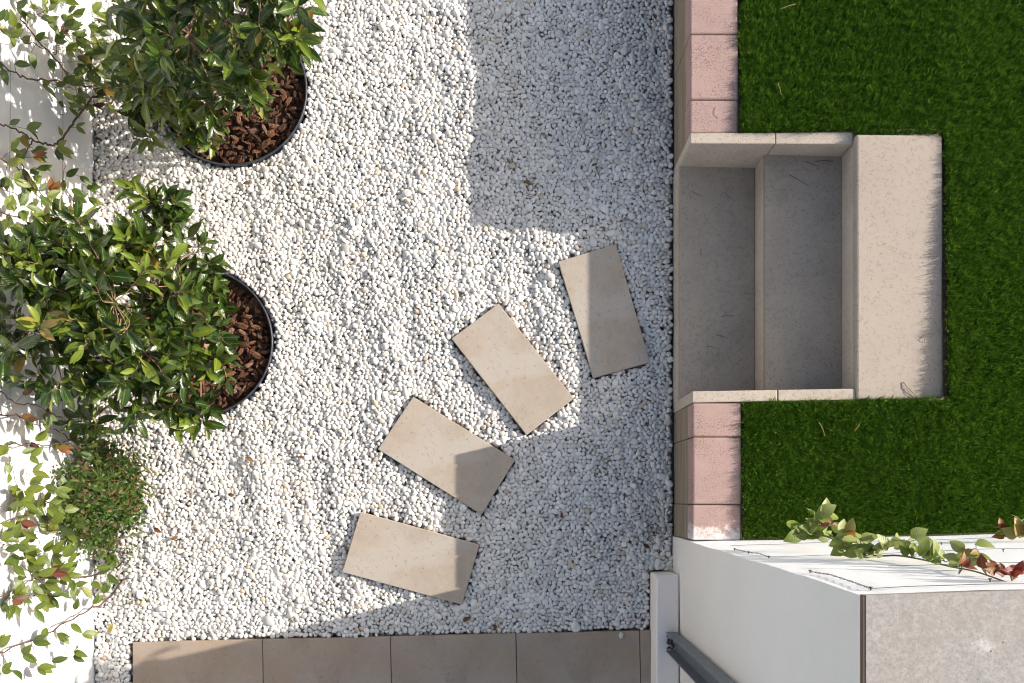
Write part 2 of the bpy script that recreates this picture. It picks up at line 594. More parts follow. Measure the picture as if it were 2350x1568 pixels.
def wall_y(X, z):
    y = wn(X) + 0.021 * (1 - min(1, z / WALL_H)) ** 0.9
    return y + 0.004 * noise.noise(Vector((X * 3.0, z * 3.3, 2.0))) + 0.0016 * noise.noise(Vector((X * 14, z * 14, 7.0)))


def wall_x(Y, z):
    return WX + 0.003 * noise.noise(Vector((Y * 3.1, z * 3.1, 9.0)))


def grid(fn, nu, nv):
    vs_ = [fn(i / nu, j / nv) for j in range(nv + 1) for i in range(nu + 1)]
    fs = [(j * (nu + 1) + i, j * (nu + 1) + i + 1, (j + 1) * (nu + 1) + i + 1, (j + 1) * (nu + 1) + i) for j in range(nv) for i in range(nu)]
    return vs_, fs


def corner(z):
    p = wall_y(WX, z)
    return (wall_x(p, z), p)


def fn_n(u, v):
    z = -0.04 + (WALL_H - 0.02 + 0.04) * v
    cx_, cy_ = corner(z)
    u2 = u ** 1.6
    X = cx_ + (4.5 - cx_) * u2
    return (X, wall_y(X, z) if u > 0 else cy_, z)


def fn_w(u, v):
    z = -0.04 + (WALL_H - 0.02 + 0.04) * v
    cx_, cy_ = corner(z)
    Y = cy_ + (-2.4 - cy_) * u
    return (wall_x(Y, z) if u > 0 else cx_, Y, z)


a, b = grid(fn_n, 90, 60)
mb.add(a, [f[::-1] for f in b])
mb.build('sunny_face', M['rough_white'], tw, smooth=True)  # rough_white: cream render whitened for the sunlight on this face
mb = MB()
a, b = grid(fn_w, 60, 60)
mb.add(a, b)
mb.add([(0.724, -0.22, WALL_H - 0.021), (4.5, -0.11, WALL_H - 0.021), (4.5, -2.4, WALL_H - 0.021), (0.724, -2.4, WALL_H - 0.021)], [(3, 2, 1, 0)])
mb.build('wall_body', M['plaster'], tw, smooth=True)
X0 = 0.7195
tile = [(X0, wn(X0) - 0.001), (4.5, wn(4.5) - 0.001), (4.5, -2.4), (X0, -2.4)]
mb = MB(); mb.prism([(X0 + 0.0036, wn(X0) + 0.0005), (4.5, wn(4.5) + 0.0005), (4.5, -2.4), (X0 + 0.0036, -2.4)], WALL_H - 0.018, WALL_H)
mb.build('coping_tile', M['granite'], tw, bevel=0.0006)
mb = MB()
mb.prism([(X0 - 0.001, wn(X0) + 0.0005), (X0 + 0.0035, wn(X0) + 0.0005), (X0 + 0.0035, -2.4), (X0 - 0.001, -2.4)], WALL_H - 0.019, WALL_H - 0.0012)
mb.build('tile_edge', M['tile_edge'], tw)


def NP(x, y, off=0.012):
    """point 'off' in front of the sunny face of the tall wall seen at x, y"""
    z = 1.0
    for _ in range(30):
        X = (x - CX) * (H - z) / F
        Y = wall_y(X, z) + off
        z = H - Y * F / (CY - y)
        z = max(0.3, min(2.34, z))
    return Vector(((x - CX) * (H - z) / F, wall_y((x - CX) * (H - z) / F, z) + off, z))


def q(ox, oy):
    return (ox / 1.7430, oy / 1.7430)


wire_sets = [
    [q(2938, 2197), q(2965, 2202), q(2994, 2210), q(3035, 2213), q(3075, 2228)],
    [q(3240, 2286), q(3320, 2298), q(3400, 2324), q(3483, 2354)],
]
eyes = [q(2938, 2197), q(2994, 2210), q(3075, 2228), q(3240, 2286), q(3483, 2354), q(4013, 2202), q(3766, 2174), q(3960, 2320)]
for w in wire_sets:
    mb = MB()
    p3 = [NP(x, y, 0.005) for x, y in w]
    pts = []
    for i in range(len(p3) - 1):
        for k in range(6):
            pts.append(p3[i].lerp(p3[i + 1], k / 6))
    pts.append(p3[-1])
    for ph in (0, math.pi):
        mb.tube([p + Vector((0, 0.0016 * math.cos(i * 1.3 + ph), 0.0016 * math.sin(i * 1.3 + ph))) for i, p in enumerate(pts)], 0.0008, n=4)
    mb.build('anchor_wire', M['dark_wire'], tw)
e1, e2 = NP(*q(3075, 2228), 0.005), NP(*q(3483, 2354), 0.005)
for z, xa in ((0.82, 0.80), (e1.z, e1.x), (1.8, 1.0), (e2.z, e2.x)):
    mb = MB()
    pts = [(xa + (4.3 - xa) * i / 40, wall_y(xa + (4.3 - xa) * i / 40, z) + 0.005, z) for i in range(41)]
    mb.tube(pts, 0.0009, n=4)
    mb.build('wire', M['dark_wire'], tw)
for x, y in eyes:
    p = NP(x, y, 0.004)
    mb = MB()
    mb.tube([(p.x, p.y - 0.014, p.z), (p.x, p.y + 0.002, p.z)], 0.0017, n=6)
    mb.tube([(p.x + 0.004 * math.cos(k), p.y + 0.003, p.z + 0.004 * math.sin(k)) for k in [i * 2 * math.pi / 10 for i in range(11)]], 0.001, n=4)
    mb.build('eyelet', M['dark_wire'], tw)

# curb
cb = MB()
c0 = PX(1493, 1313, 0)
nyc = 40
vs_, fs = [], []
cb.prism([(c0.x, c0.y), (WX - 0.004, c0.y + 0.004), (WX - 0.004, -2.4), (c0.x - 0.004, -2.4)], -0.04, 0.19)
curb = cb.build('curb', M['curb'], origin=(0.66, -1.2, 0), bevel=0.007, seg=3)
tag(curb, 'low cream plastered curb at the foot of the tall rendered wall', 'curb')

# steel channel post standing on the curb
pA = PX(*q(2664, 2530), 0.19); pB = PX(*q(2707, 2527), 0.19); pC = PX(*q(2672, 2607), 0.19)
x0, x1 = pA.x, pB.x; yN, yS = pB.y, pC.y
th = 0.006
po = thing('steel_post', 'grey steel channel post standing upright on the plastered curb', 'post', ((x0 + x1) / 2, (yN + yS) / 2, 0.19))
mb = MB()
mb.prism([(x0, yN), (x1, yN), (x1, yS), (x0, yS), (x0, yS + th), (x1 - th, yS + th), (x1 - th, yN - th), (x0, yN - th)], 0.1905, 2.75)
mb.build('channel', M['steel'], po, bevel=0.002)
mb = MB()
for i in range(26):
    x = random.uniform(x0 + 0.004, x1 - th - 0.004); y = random.uniform(yS + th + 0.004, yN - th - 0.004)
    r = random.uniform(0.003, 0.008)
    bm = bmesh.new(); bmesh.ops.create_icosphere(bm, subdivisions=1, radius=r)
    mb.add([(v.co.x + x, v.co.y + y, v.co.z * 0.6 + 0.192) for v in bm.verts], [tuple(v.index for v in f.verts) for f in bm.faces])
    bm.free()
mb.build('dirt', M['dirt'], po)

# ---------------------------------------------------------------- low retaining wall: two runs
XW, XE = 0.7257, 0.935


def run(label, y_list, top, nm_group):
    yc = (y_list[0] + y_list[-1]) / 2
    rt = thing('retaining_wall', label, 'retaining wall', ((XW + XE) / 2, yc, 0), nm_group)
    for ya, yb in zip(y_list[:-1], y_list[1:]):
        mb = MB()
        j = random.uniform(-0.0015, 0.0015)
        mb.box(XW + j, XE + j, min(ya, yb) + 0.0012, max(ya, yb) - 0.0012, top - 0.11, top + random.uniform(-0.001, 0.001))
        mb.build('coping_block', M['pink'], rt, bevel=0.009, seg=3)
        mb = MB()
        mb.box(XW + 0.002 + j, XE - 0.01, min(ya, yb) + 0.001 - 0.0, max(ya, yb) - 0.001, -0.04, top - 0.113)
        mb.build('base_course', M['streak'], rt, bevel=0.003)
    return rt


run('northern low wall capped with pink blocks above the sunken steps', [3.14, 2.857, 2.574, 2.29, 2.007, 1.7235, 1.577], TN, 'low retaining walls')
run('southern low wall capped with pink blocks, whitewashed beside the tall wall', [0.405, 0.259, -0.0298, -0.183], TS, 'low retaining walls')

# ---------------------------------------------------------------- steps
st = thing('garden_steps', 'two sunken stone steps with pale side slabs leading up to the lawn', 'steps', (1.2, 1.0, 0))
mb = MB(); mb.prism([(0.725, 0.45), (1.0755, 0.45), (1.0755, 1.545), (0.725, 1.545)], 0.115, T1)
mb.build('tread', M['tread'], st, bevel=0.004)
mb = MB(); mb.prism([(0.7235, 0.45), (1.07, 0.45), (1.07, 1.545), (0.7235, 1.545)], -0.04, 0.1145)
mb.build('riser', M['cheek'], st, bevel=0.003)
mb = MB(); mb.prism([(1.077, 0.452), (1.42, 0.452), (1.42, 1.535), (1.077, 1.535)], 0.268, T2)
mb.build('tread', M['tread'], st, bevel=0.004)
mb = MB(); mb.prism([(1.0762, 0.4525), (1.415, 0.4525), (1.415, 1.5345), (1.0762, 1.5345)], -0.04, 0.2675)
mb.build('riser', M['cheek'], st, bevel=0.002)
mb = MB(); mb.prism([(1.419, 0.42), (1.765, 0.43), (1.765, 1.53), (1.419, 1.53)], -0.04, 0.4295)
mb.build('riser', M['cheek'], st, bevel=0.002)
mb = MB(); mb.prism([(1.4175, 0.414), (1.793, 0.4235), (1.784, 1.541), (1.4165, 1.544)], 0.43, SLAB)
mb.build('landing_slab', M['step'], st, bevel=0.011, seg=3)
# side slabs (north then south), each in two pieces
jx = 1.092


def lerp(a, b, t):
    return a + (b - a) * t


for (yi0, yi1, yo0, yo1, za, zb) in ((1.532, 1.514, 1.577, 1.566, 0.40, 0.438), (0.4545, 0.464, 0.406, 0.4165, 0.445, 0.462)):
    for (a, b) in ((0.0, 0.523), (0.527, 1.0)):
        mb = MB()
        xa, xb = lerp(0.7255, 1.4155, a), lerp(0.7255, 1.4155, b)
        pa = [(xa, lerp(yi0, yi1, a), lerp(za, zb, a)), (xb, lerp(yi0, yi1, b), lerp(za, zb, b)),
              (xb, lerp(yo0, yo1, b), lerp(za, zb, b)), (xa, lerp(yo0, yo1, a), lerp(za, zb, a))]
        mb.prism(pa, -0.04, 0)
        mb.build('side_slab', M['cheek'], st, bevel=0.004)

# ---------------------------------------------------------------- stepping stones
stones = [
    ([(1281, 600), (1413, 560), (1492, 831), (1362, 867)], 'beige stepping stone closest to the sunken steps, mostly in shade'),
    ([(1036, 777), (1144, 696), (1317, 914), (1208, 998)], 'fully sunlit beige stepping stone with a faint rusty bloom'),
    ([(948, 910), (1182, 1055), (1105, 1181), (867, 1031)], 'beige stepping stone crossed by an angular shadow corner'),
    ([(827, 1175), (1100, 1250), (1060, 1388), (785, 1313)], 'beige stepping stone with a rusty ring stain, nearest the paving'),
]
stone_polys = []
for poly, lab in stones:
    pts = [PX(x, y, 0.024) for x, y in poly]
    stone_polys.append([(p.x, p.y) for p in pts])
    c = sum(pts, Vector()) / 4
    mb = MB(); mb.prism([(p.x, p.y) for p in pts], -0.018, 0.024)
    o = mb.build('stepping_stone', M['stone'], origin=(c.x, c.y, -0.018), bevel=0.0025)
    tag(o, lab, 'stepping stone', 'stepping stones across the gravel')

# ---------------------------------------------------------------- paving slabs along the bottom
px_ = [303, 602, 896, 1184, 1468, 1493]
plabs = ['taupe paving slab with a sunlit upper wedge, leftmost of the row',
         'taupe paving slab second from the left, only its top edge catching sun',
         'taupe paving slab in the middle of the row, wholly shaded',
         'taupe paving slab with a stray white pebble on it',
         'narrow cut paving slab squeezed against the plastered curb']
for i in range(5):
    def top(x):
        return 1474 + (x - 303) * (-27.0 / 1187.0)
    a, b = px_[i] + 0.8, px_[i + 1] - 0.8
    A, B = PX(a, top(a), 0.014), PX(b, top(b), 0.014)
    if i == 4:
        B.x = 0.6095
    mb = MB(); mb.prism([(A.x, A.y), (B.x, B.y), (B.x + 0.012, B.y - 0.6), (A.x + 0.012 if i else A.x + 0.004, A.y - 0.6)], -0.036, 0.014 + random.uniform(-0.0008, 0.0008))
    o = mb.build('paving_slab', M['paving'], origin=((A.x + B.x) / 2, A.y - 0.3, -0.036), bevel=0.0025)
    tag(o, plabs[i], 'paving slab', 'paving slabs in a row')


# ---------------------------------------------------------------- instanced stuff
def proto_collection(name, meshes):
    c = bpy.data.collections.new(name)
    for i, me in enumerate(meshes):
        o = bpy.data.objects.new('%s_%02d' % (name, i), me)
        c.objects.link(o)
    return c


def scatter(name, pts, rots, scls, idx, coll, mat, origin=(0, 0, 0)):
    me = bpy.data.meshes.new(name)
    o0 = np.array(origin, dtype=np.float32)
    P = np.array(pts, dtype=np.float32) - o0
    me.vertices.add(len(P))
    me.vertices.foreach_set('co', P.ravel())
    for nm, dat in (('rot', rots), ('scl', scls)):
        a = me.attributes.new(nm, 'FLOAT_VECTOR', 'POINT')
        a.data.foreach_set('vector', np.array(dat, dtype=np.float32).ravel())
    a = me.attributes.new('pick', 'INT', 'POINT')
    a.data.foreach_set('value', np.array(idx, dtype=np.int32))
    me.materials.append(mat)
    o = bpy.data.objects.new(name, me)
    COL.objects.link(o)
    o.location = origin
    g = bpy.data.node_groups.new(name + '_nodes', 'GeometryNodeTree')
    g.interface.new_socket('Geometry', in_out='INPUT', socket_type='NodeSocketGeometry')
    g.interface.new_socket('Geometry', in_out='OUTPUT', socket_type='NodeSocketGeometry')
    gi = g.nodes.new('NodeGroupInput'); go = g.nodes.new('NodeGroupOutput')
    ci = g.nodes.new('GeometryNodeCollectionInfo')
    ci.inputs['Collection'].default_value = coll
    ci.inputs['Separate Children'].default_value = True
    ci.inputs['Reset Children'].default_value = True
    ip = g.nodes.new('GeometryNodeInstanceOnPoints')
    ip.inputs['Pick Instance'].default_value = True

    def attr(nm, typ):
        n = g.nodes.new('GeometryNodeInputNamedAttribute')
        n.data_type = typ
        n.inputs['Name'].default_value = nm
        return [s for s in n.outputs if s.enabled and s.name == 'Attribute'][0]
    L = g.links.new
    L(gi.outputs[0], ip.inputs['Points'])
    L(ci.outputs[0], ip.inputs['Instance'])
    L(attr('pick', 'INT'), ip.inputs['Instance Index'])
    e2r = g.nodes.new('FunctionNodeEulerToRotation')
    L(attr('rot', 'FLOAT_VECTOR'), e2r.inputs[0])
    L(e2r.outputs[0], ip.inputs['Rotation'])
    L(attr('scl', 'FLOAT_VECTOR'), ip.inputs['Scale'])
    L(ip.outputs[0], go.inputs[0])
    md = o.modifiers.new('scatter', 'NODES')
    md.node_group = g
    return o


def pebble_mesh(k, mat):
    bm = bmesh.new()
    bmesh.ops.create_icosphere(bm, subdivisions=3, radius=1.0)
    off = Vector((k * 7.3, k * 3.1, k * 5.7))
    for v in bm.verts:
        n = v.co.normalized()
        d = 1 + 0.26 * noise.noise(n * 0.9 + off) + 0.10 * noise.noise(n * 2.1 + off)
        pw = 0.86
        c = Vector((math.copysign(abs(n.x) ** pw, n.x), math.copysign(abs(n.y) ** pw, n.y), math.copysign(abs(n.z) ** 0.9, n.z)))
        v.co = c * d
    me = bpy.data.meshes.new('pebble')
    bm.to_mesh(me); bm.free()
    me.polygons.foreach_set('use_smooth', [True] * len(me.polygons))
    me.materials.append(mat)
    return me


peb_meshes = [pebble_mesh(k, M['pebble'] if k < 9 else M['gap_shade_pebble']) for k in range(14)]
peb_coll = proto_collection('pebble', peb_meshes)

POTS = [(530, 205, 0.362), (455, 784, 0.353)]
pots = [(PX(x, y, 0.02), r) for x, y, r in POTS]


def inside_poly(p, poly, grow=0.0):
    n = len(poly)
    area = sum(poly[i][0] * poly[(i + 1) % n][1] - poly[(i + 1) % n][0] * poly[i][1] for i in range(n))
    sg = 1 if area > 0 else -1
    for i in range(n):
        a, b = poly[i], poly[(i + 1) % n]
        ex, ey = b[0] - a[0], b[1] - a[1]
        l = math.hypot(ex, ey)
        d = sg * (ex * (p[1] - a[1]) - ey * (p[0] - a[0])) / l
        if d < -grow:
            return False
    return True


def gravel_ok(x, y, m):
    if x < WALL_X + m * 0.7 or x > 0.722 - m:
        return False
    ptop = -0.6917 + (x + 1.867) * 0.0227
    if x > -1.867 - m and y < ptop + m * 0.8:
        return False
    if x > 0.6125 - m and y < -0.356 + m:
        return False
    for c, r in pots:
        if (x - c.x) ** 2 + (y - c.y) ** 2 < (r - 0.001 + m * 0.55) ** 2:
            return False
    for poly in stone_polys:
        if inside_poly((x, y), poly, m * 0.45):
            return False
    return True


rng = np.random.default_rng(3)


def layer(sp, jit, relax):
    pts = []
    row = 0
    y = -1.35
    while y < 3.35:
        x = -2.1 + (row % 2) * sp * 0.5
        while x < 0.75:
            pts.append((x + rng.uniform(-jit, jit) * sp, y + rng.uniform(-jit, jit) * sp))
            x += sp
        y += sp * 0.866
        row += 1
    pts = np.array(pts)
    rad = np.clip(rng.lognormal(math.log(0.0108), 0.21, len(pts)), 0.007, 0.02)
    big = rng.random(len(pts)) < 0.006
    rad[big] *= rng.uniform(1.3, 1.7, big.sum())
    for _ in range(relax):
        kd = kdtree.KDTree(len(pts))
        for i, p in enumerate(pts):
            kd.insert((p[0], p[1], 0), i)
        kd.balance()
        mv = np.zeros_like(pts)
        for i, p in enumerate(pts):
            for co, j, d in kd.find_range((p[0], p[1], 0), rad[i] + 0.02):
                if j == i or d < 1e-6:
                    continue
                need = (rad[i] + rad[j]) * 1.0
                if d < need:
                    k = (need - d) * 0.42 / d
                    mv[i, 0] += (p[0] - co[0]) * k
                    mv[i, 1] += (p[1] - co[1]) * k
        pts += mv
    return pts, rad


P, Ro, Sc, Ix = [], [], [], []
for li, (sp, jit, relax, dz) in enumerate(((0.0222, 0.42, 9, 0.0), (0.0224, 0.45, 5, -0.0145), (0.025, 0.45, 0, -0.028))):
    pts, rad = layer(sp, jit, relax)
    for (x, y), r in zip(pts, rad):
        if not gravel_ok(x, y, r * 0.85):
            continue
        e = rng.uniform(0.0, 1.0)
        a = r * (1.03 + 0.24 * e); b = r * (1.0 - 0.14 * e); c = r * rng.uniform(0.62, 0.88)
        P.append((x, y, under(x, y) + dz + rng.normal(0, 0.0024) - 0.004))
        Ro.append((rng.normal(0, 0.24), rng.normal(0, 0.24), rng.uniform(0, 6.283)))
        Sc.append((a, b, c))
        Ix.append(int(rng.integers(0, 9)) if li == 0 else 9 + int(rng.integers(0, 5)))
gravel = scatter('gravel', P, Ro, Sc, Ix, peb_coll, M['pebble'], (-0.6, 0.8, 0))
tag(gravel, 'bed of small rounded white pebbles', 'gravel', kind='stuff')

# stray pebble on the paving
mb = MB()
sp_ = PX(1425, 1458, 0.014)
mb.v = []
bmv = peb_meshes[2]
mb.add([(sp_.x + v.co.x * 0.011, sp_.y + v.co.y * 0.015, 0.0225 + v.co.z * 0.0095) for v in bmv.vertices], [tuple(p.vertices) for p in bmv.polygons])
tag(mb.build('pebble', M['pebble'], origin=(sp_.x, sp_.y, 0.014), smooth=True), 'single white pebble lying on the taupe paving near the curb', 'pebble')


# ---------------------------------------------------------------- grass
def tuft_mesh(k):
    rr = random.Random(100 + k)
    mb = MB()
    for b in range(13):
        az = rr.uniform(0, 6.283)
        r = rr.uniform(0, 0.005)
        p = Vector((r * math.cos(az), r * math.sin(az), -0.002))
        az2 = az + rr.uniform(-0.9, 0.9)
        L = rr.uniform(0.024, 0.042)
        lean = rr.uniform(0.05, 0.55)
        w = rr.uniform(0.0008, 0.0014)
        d = Vector((math.cos(az2), math.sin(az2), 0)); sd = Vector((-d.y, d.x, 0))
        tw_ = rr.uniform(-0.8, 0.8)
        sd = (sd + Vector((0, 0, tw_)) * 0.4).normalized()
        vs_ = []
        for i in range(4):
            t_ = i / 3
            c = p + d * (L * lean * (0.35 * t_ + 0.65 * t_ * t_)) + Vector((0, 0, L * (t_ - 0.22 * lean * t_ * t_)))
            ww = w * (1 - 0.75 * t_ ** 2)
            vs_ += [c - sd * ww, c + sd * ww]
        mb.add(vs_, [(0, 1, 3, 2), (2, 3, 5, 4), (4, 5, 7, 6)], rr.random())
    me = bpy.data.meshes.new('turf_tuft')
    me.from_pydata(mb.v, [], mb.f)
    at = me.attributes.new('tone', 'FLOAT', 'POINT')
    at.data.foreach_set('value', np.array(mb.rnd, dtype=np.float32))
    me.polygons.foreach_set('use_smooth', [True] * len(me.polygons))
    me.materials.append(M['grass'])
    return me


tuft_coll = proto_collection('turf_tuft', [tuft_mesh(k) for k in range(8)])


def lawn_ok(x, y):
    if x < 0.944 or y < wn(x) + 0.028:
        return False
    if 0.408 < y < 1.574 and x < 1.42:
        return False
    if 0.416 < y < 1.547 and x < 1.797:
        return False
    return True


P, Ro, Sc, Ix = [], [], [], []
sp = 0.0086
y = -0.19
row = 0
while y < 3.1:
    x = 0.94 + (row % 2) * sp * 0.5
    while x < 3.0:
        X = x + rng.uniform(-0.45, 0.45) * sp; Y = y + rng.uniform(-0.45, 0.45) * sp
        if lawn_ok(X, Y):
            clump = noise.noise(Vector((X * 52, Y * 52, 3.0))) + 0.7 * noise.noise(Vector((X * 95, Y * 95, 8.0)))
            broad = noise.noise(Vector((X * 3, Y * 3, 1.0)))
            s = 0.92 + 0.46 * clump + 0.08 * broad + rng.normal(0, 0.05)
            s = max(0.35, min(1.4, s))
            P.append((X, Y, lawn_z(X, Y)))
            Ro.append((rng.normal(0.06, 0.17), rng.normal(-0.08, 0.17), rng.uniform(0, 6.283)))
            Sc.append((s, s, s * 1.05))
            Ix.append(int(rng.integers(0, 8)))
        x += sp
    y += sp * 0.866
    row += 1
tag(scatter('lawn', P, Ro, Sc, Ix, tuft_coll, M['grass'], (1.8, 1.0, 0.4)), 'dense dark green lawn around the stone steps', 'grass', kind='stuff')


# ---------------------------------------------------------------- pots and mulch
def chip_mesh(k):
    rr = random.Random(300 + k)
    n = 9
    el = rr.uniform(0.4, 0.75)
    vs_ = []
    hs = rr.uniform(0.16, 0.3)
    ring = []
    for i in range(n):
        a = 2 * math.pi * i / n
        r = rr.uniform(0.72, 1.1)
        ring.append((r * math.cos(a), r * el * math.sin(a)))
    bend = rr.uniform(-0.35, 0.35)
    for (lv, sc, zz) in ((0, 0.78, -hs), (1, 1.0, -hs * 0.3), (2, 0.96, hs * 0.4), (3, 0.6, hs)):
        for (x, y) in ring:
            xx, yy = x * sc * rr.uniform(0.93, 1.07), y * sc * rr.uniform(0.93, 1.07)
            vs_.append((xx, yy, zz + bend * (xx * xx) * 0.6 + rr.uniform(-0.05, 0.05)))
    fs = [tuple(range(n - 1, -1, -1)), tuple(3 * n + i for i in range(n))]
    for l in range(3):
        for i in range(n):
            j = (i + 1) % n
            fs.append((l * n + i, l * n + j, (l + 1) * n + j, (l + 1) * n + i))
    me = bpy.data.meshes.new('bark_chip')
    me.from_pydata(vs_, [], fs)
    me.materials.append(M['bark_chip'])
    return me


chip_coll = proto_collection('bark_chip', [chip_mesh(k) for k in range(10)])
pot_labels = [('dark round pot rim sunk in the gravel under the upper shrub', 'bark chips filling the pot of the upper shrub'),
              ('dark round pot rim sunk in the gravel under the middle shrub', 'bark chips filling the pot of the middle shrub')]
for (c, r), (la, lb) in zip(pots, pot_labels):
    pt = thing('planter_pot', la, 'planter', (c.x, c.y, -0.04), 'planter pots sunk in the gravel')
    prof = [(r - 0.004, -0.04), (r, 0.016), (r + 0.001, 0.023), (r - 0.002, 0.025), (r - 0.006, 0.0245), (r - 0.008, 0.02), (r - 0.012, -0.034)]
    mb = MB(); n = 96; vs_, fs = [], []
    for i in range(n):
        a = 2 * math.pi * i / n
        wob = 1 + 0.006 * math.sin(2 * a + r * 9) + 0.004 * math.sin(3 * a + 1)
        for (pr, pz) in prof:
            vs_.append((c.x + pr * wob * math.cos(a), c.y + pr * wob * math.sin(a), pz))
    m = len(prof)
    for i in range(n):
        j = (i + 1) % n
        for k in range(m - 1):
            fs.append((i * m + k, j * m + k, j * m + k + 1, i * m + k + 1))
    mb.add(vs_, fs)
    mb.build('rim', M['plastic'], pt, smooth=True)
    mb = MB()
    mb.prism([(c.x + (r - 0.013) * math.cos(2 * math.pi * i / 48), c.y + (r - 0.013) * math.sin(2 * math.pi * i / 48)) for i in range(48)], -0.039, -0.028)
    mb.build('soil', M['soil'], pt)
    P, Ro, Sc, Ix = [], [], [], []
    for layer_i, cnt in ((0, 420), (1, 330)):
        placed = []
        tries = 0
        while len(placed) < cnt and tries < 9000:
            tries += 1
            a = rng.uniform(0, 6.283); rr_ = (r - 0.03) * math.sqrt(rng.random())
            x, y = c.x + rr_ * math.cos(a), c.y + rr_ * math.sin(a)
            s = float(np.clip(rng.lognormal(math.log(0.0195), 0.38), 0.009, 0.038))
            if any((x - u) ** 2 + (y - v) ** 2 < (0.55 * (s + w)) ** 2 for u, v, w in placed):
                continue
            placed.append((x, y, s))
            P.append((x, y, -0.022 + 0.016 * layer_i + rng.uniform(-0.004, 0.006)))
            Ro.append((rng.normal(0, 0.42), rng.normal(0, 0.42), rng.uniform(0, 6.283)))
            Sc.append((s * rng.uniform(1.0, 1.45), s, s * rng.uniform(0.7, 1.2)))
            Ix.append(int(rng.integers(0, 10)))
    tag(scatter('bark_mulch', P, Ro, Sc, Ix, chip_coll, M['bark_chip'], (c.x, c.y, -0.02)), lb, 'mulch', kind='stuff')


# ---------------------------------------------------------------- shrubs
def smooth_path(pts, k=5):
    pts = [Vector(p) for p in pts]
    out = []
    n = len(pts)
    for i in range(n - 1):
        p0 = pts[max(i - 1, 0)]; p1 = pts[i]; p2 = pts[i + 1]; p3 = pts[min(i + 2, n - 1)]
        for j in range(k):
            t_ = j / k
            out.append(0.5 * ((2 * p1) + (-p0 + p2) * t_ + (2 * p0 - 5 * p1 + 4 * p2 - p3) * t_ ** 2 + (-p0 + 3 * p1 - 3 * p2 + p3) * t_ ** 3))
    out.append(pts[-1])
    return out


def shrub(label, root, blobs, density, seed, name='shrub', cat='shrub', grp='broad-leaved shrubs'):
    rr = random.Random(seed)
    rt = Vector(root)
    t_ = thing(name, label, cat, root, grp)
    stems, leaves = MB(), MB()
    cen = sum((PX(b[0], b[1], b[2]) for b in blobs), Vector()) / len(blobs)
    nodes = []
    for b in blobs:
        p = PX(b[0], b[1], b[2])
        base = rt + Vector((rr.uniform(-0.05, 0.05), rr.uniform(-0.05, 0.05), 0))
        mid = base.lerp(p, 0.5) + Vector((rr.uniform(-0.04, 0.04), rr.uniform(-0.04, 0.04), 0.06))
        path = smooth_path([base, base.lerp(mid, 0.5) + Vector((0, 0, 0.03)), mid, p - (p - rt).normalized() * 0.04], 5)
        stems.tube(path, rr.uniform(0.0055, 0.009), 0.003, n=6)
        nodes += path[7:]
    for b in blobs:
        c = PX(b[0], b[1], b[2]); rad = b[3]
        nt_ = int(density * rad * rad * (b[4] if len(b) > 4 else 1.0)) + 2
        for _ in range(nt_):
            v = Vector((rr.gauss(0, 1), rr.gauss(0, 1), rr.gauss(0.25, 1))).normalized()
            p = c + Vector((v.x, v.y, v.z * 0.85)) * rad * rr.uniform(0.35, 1.0) ** 0.5 * (1.35 if rr.random() < .16 else 1.0)
            if p.x < WALL_X + 0.05:
                p.x = WALL_X + rr.uniform(0.04, 0.12)
            if p.z < 0.05:
                p.z = rr.uniform(0.05, 0.12)
            near = min(nodes, key=lambda q_: (q_ - p).length_squared + (0.02 if q_.z > p.z else 0))
            d = (p - c).normalized() * 0.7 + (p - rt).normalized() * 0.5 + Vector((0, 0, 0.35)) + Vector((rr.uniform(-.4, .4), rr.uniform(-.4, .4), rr.uniform(-.3, .3)))
            d.normalize()
            tl = rr.uniform(0.05, 0.10)
            s0 = p - d * tl
            stems.tube(smooth_path([near, near.lerp(s0, 0.55) + Vector((0, 0, -0.01)), s0, p], 3), 0.0028, 0.0012, n=4)
            npair = rr.choice((3, 3, 4, 4, 5))
            side0 = d.orthogonal().normalized()
            side0 = Quaternion(d, rr.uniform(0, 6.28)) @ side0
            young = rr.random()
            tone0 = rr.uniform(0.05, 0.62) if young < 0.82 else rr.uniform(0.6, 0.9)
            for k in range(npair):
                f = k / (npair - 1)
                pp = s0.lerp(p, 0.1 + 0.9 * f)
                ax = Quaternion(d, k * math.pi / 2 + rr.uniform(-0.3, 0.3)) @ side0
                for sg in (-1, 1):
                    if rr.random() < 0.08:
                        continue
                    ld = (ax * sg * (1.0 - 0.35 * f) + d * (0.35 + 0.65 * f) + Vector((0, 0, 0.1))).normalized()
                    ld = (ld + Vector((rr.uniform(-.2, .2), rr.uniform(-.2, .2), rr.uniform(-.25, .1)))).normalized()
                    L = rr.uniform(0.076, 0.118) * (1.0 - 0.25 * f) * rr.uniform(0.8, 1.1)
                    W = L * rr.uniform(0.31, 0.43)
                    up = d * 0.8 + Vector((0, 0, 0.4)) + Vector((rr.uniform(-.5, .5), rr.uniform(-.5, .5), rr.uniform(-.3, .3)))
                    st0 = pp + ld * 0.007
                    if (st0 + ld * L).x < WALL_X + 0.01:
                        continue
                    stems.tube([pp, st0 + ld * 0.002], 0.0011, 0.0009, n=3)
                    tone = min(1, max(0, tone0 + rr.gauss(0, 0.09)))
                    if rr.random() < 0.006:
                        tone = rr.uniform(0.92, 1.0)
                    leaves.leaf(st0, ld, up, L, W, curl=rr.uniform(0.02, 0.3), fold=rr.uniform(0.2, 0.9), rnd=tone, shape=rr.uniform(0.9, 1.15), twist=rr.gauss(0, .55), rnd_pow=0.68)
    stems.build('stems', M['bark'], t_, smooth=True)
    leaves.build('foliage', M['shrub_leaf'], t_, smooth=True)
    return t_


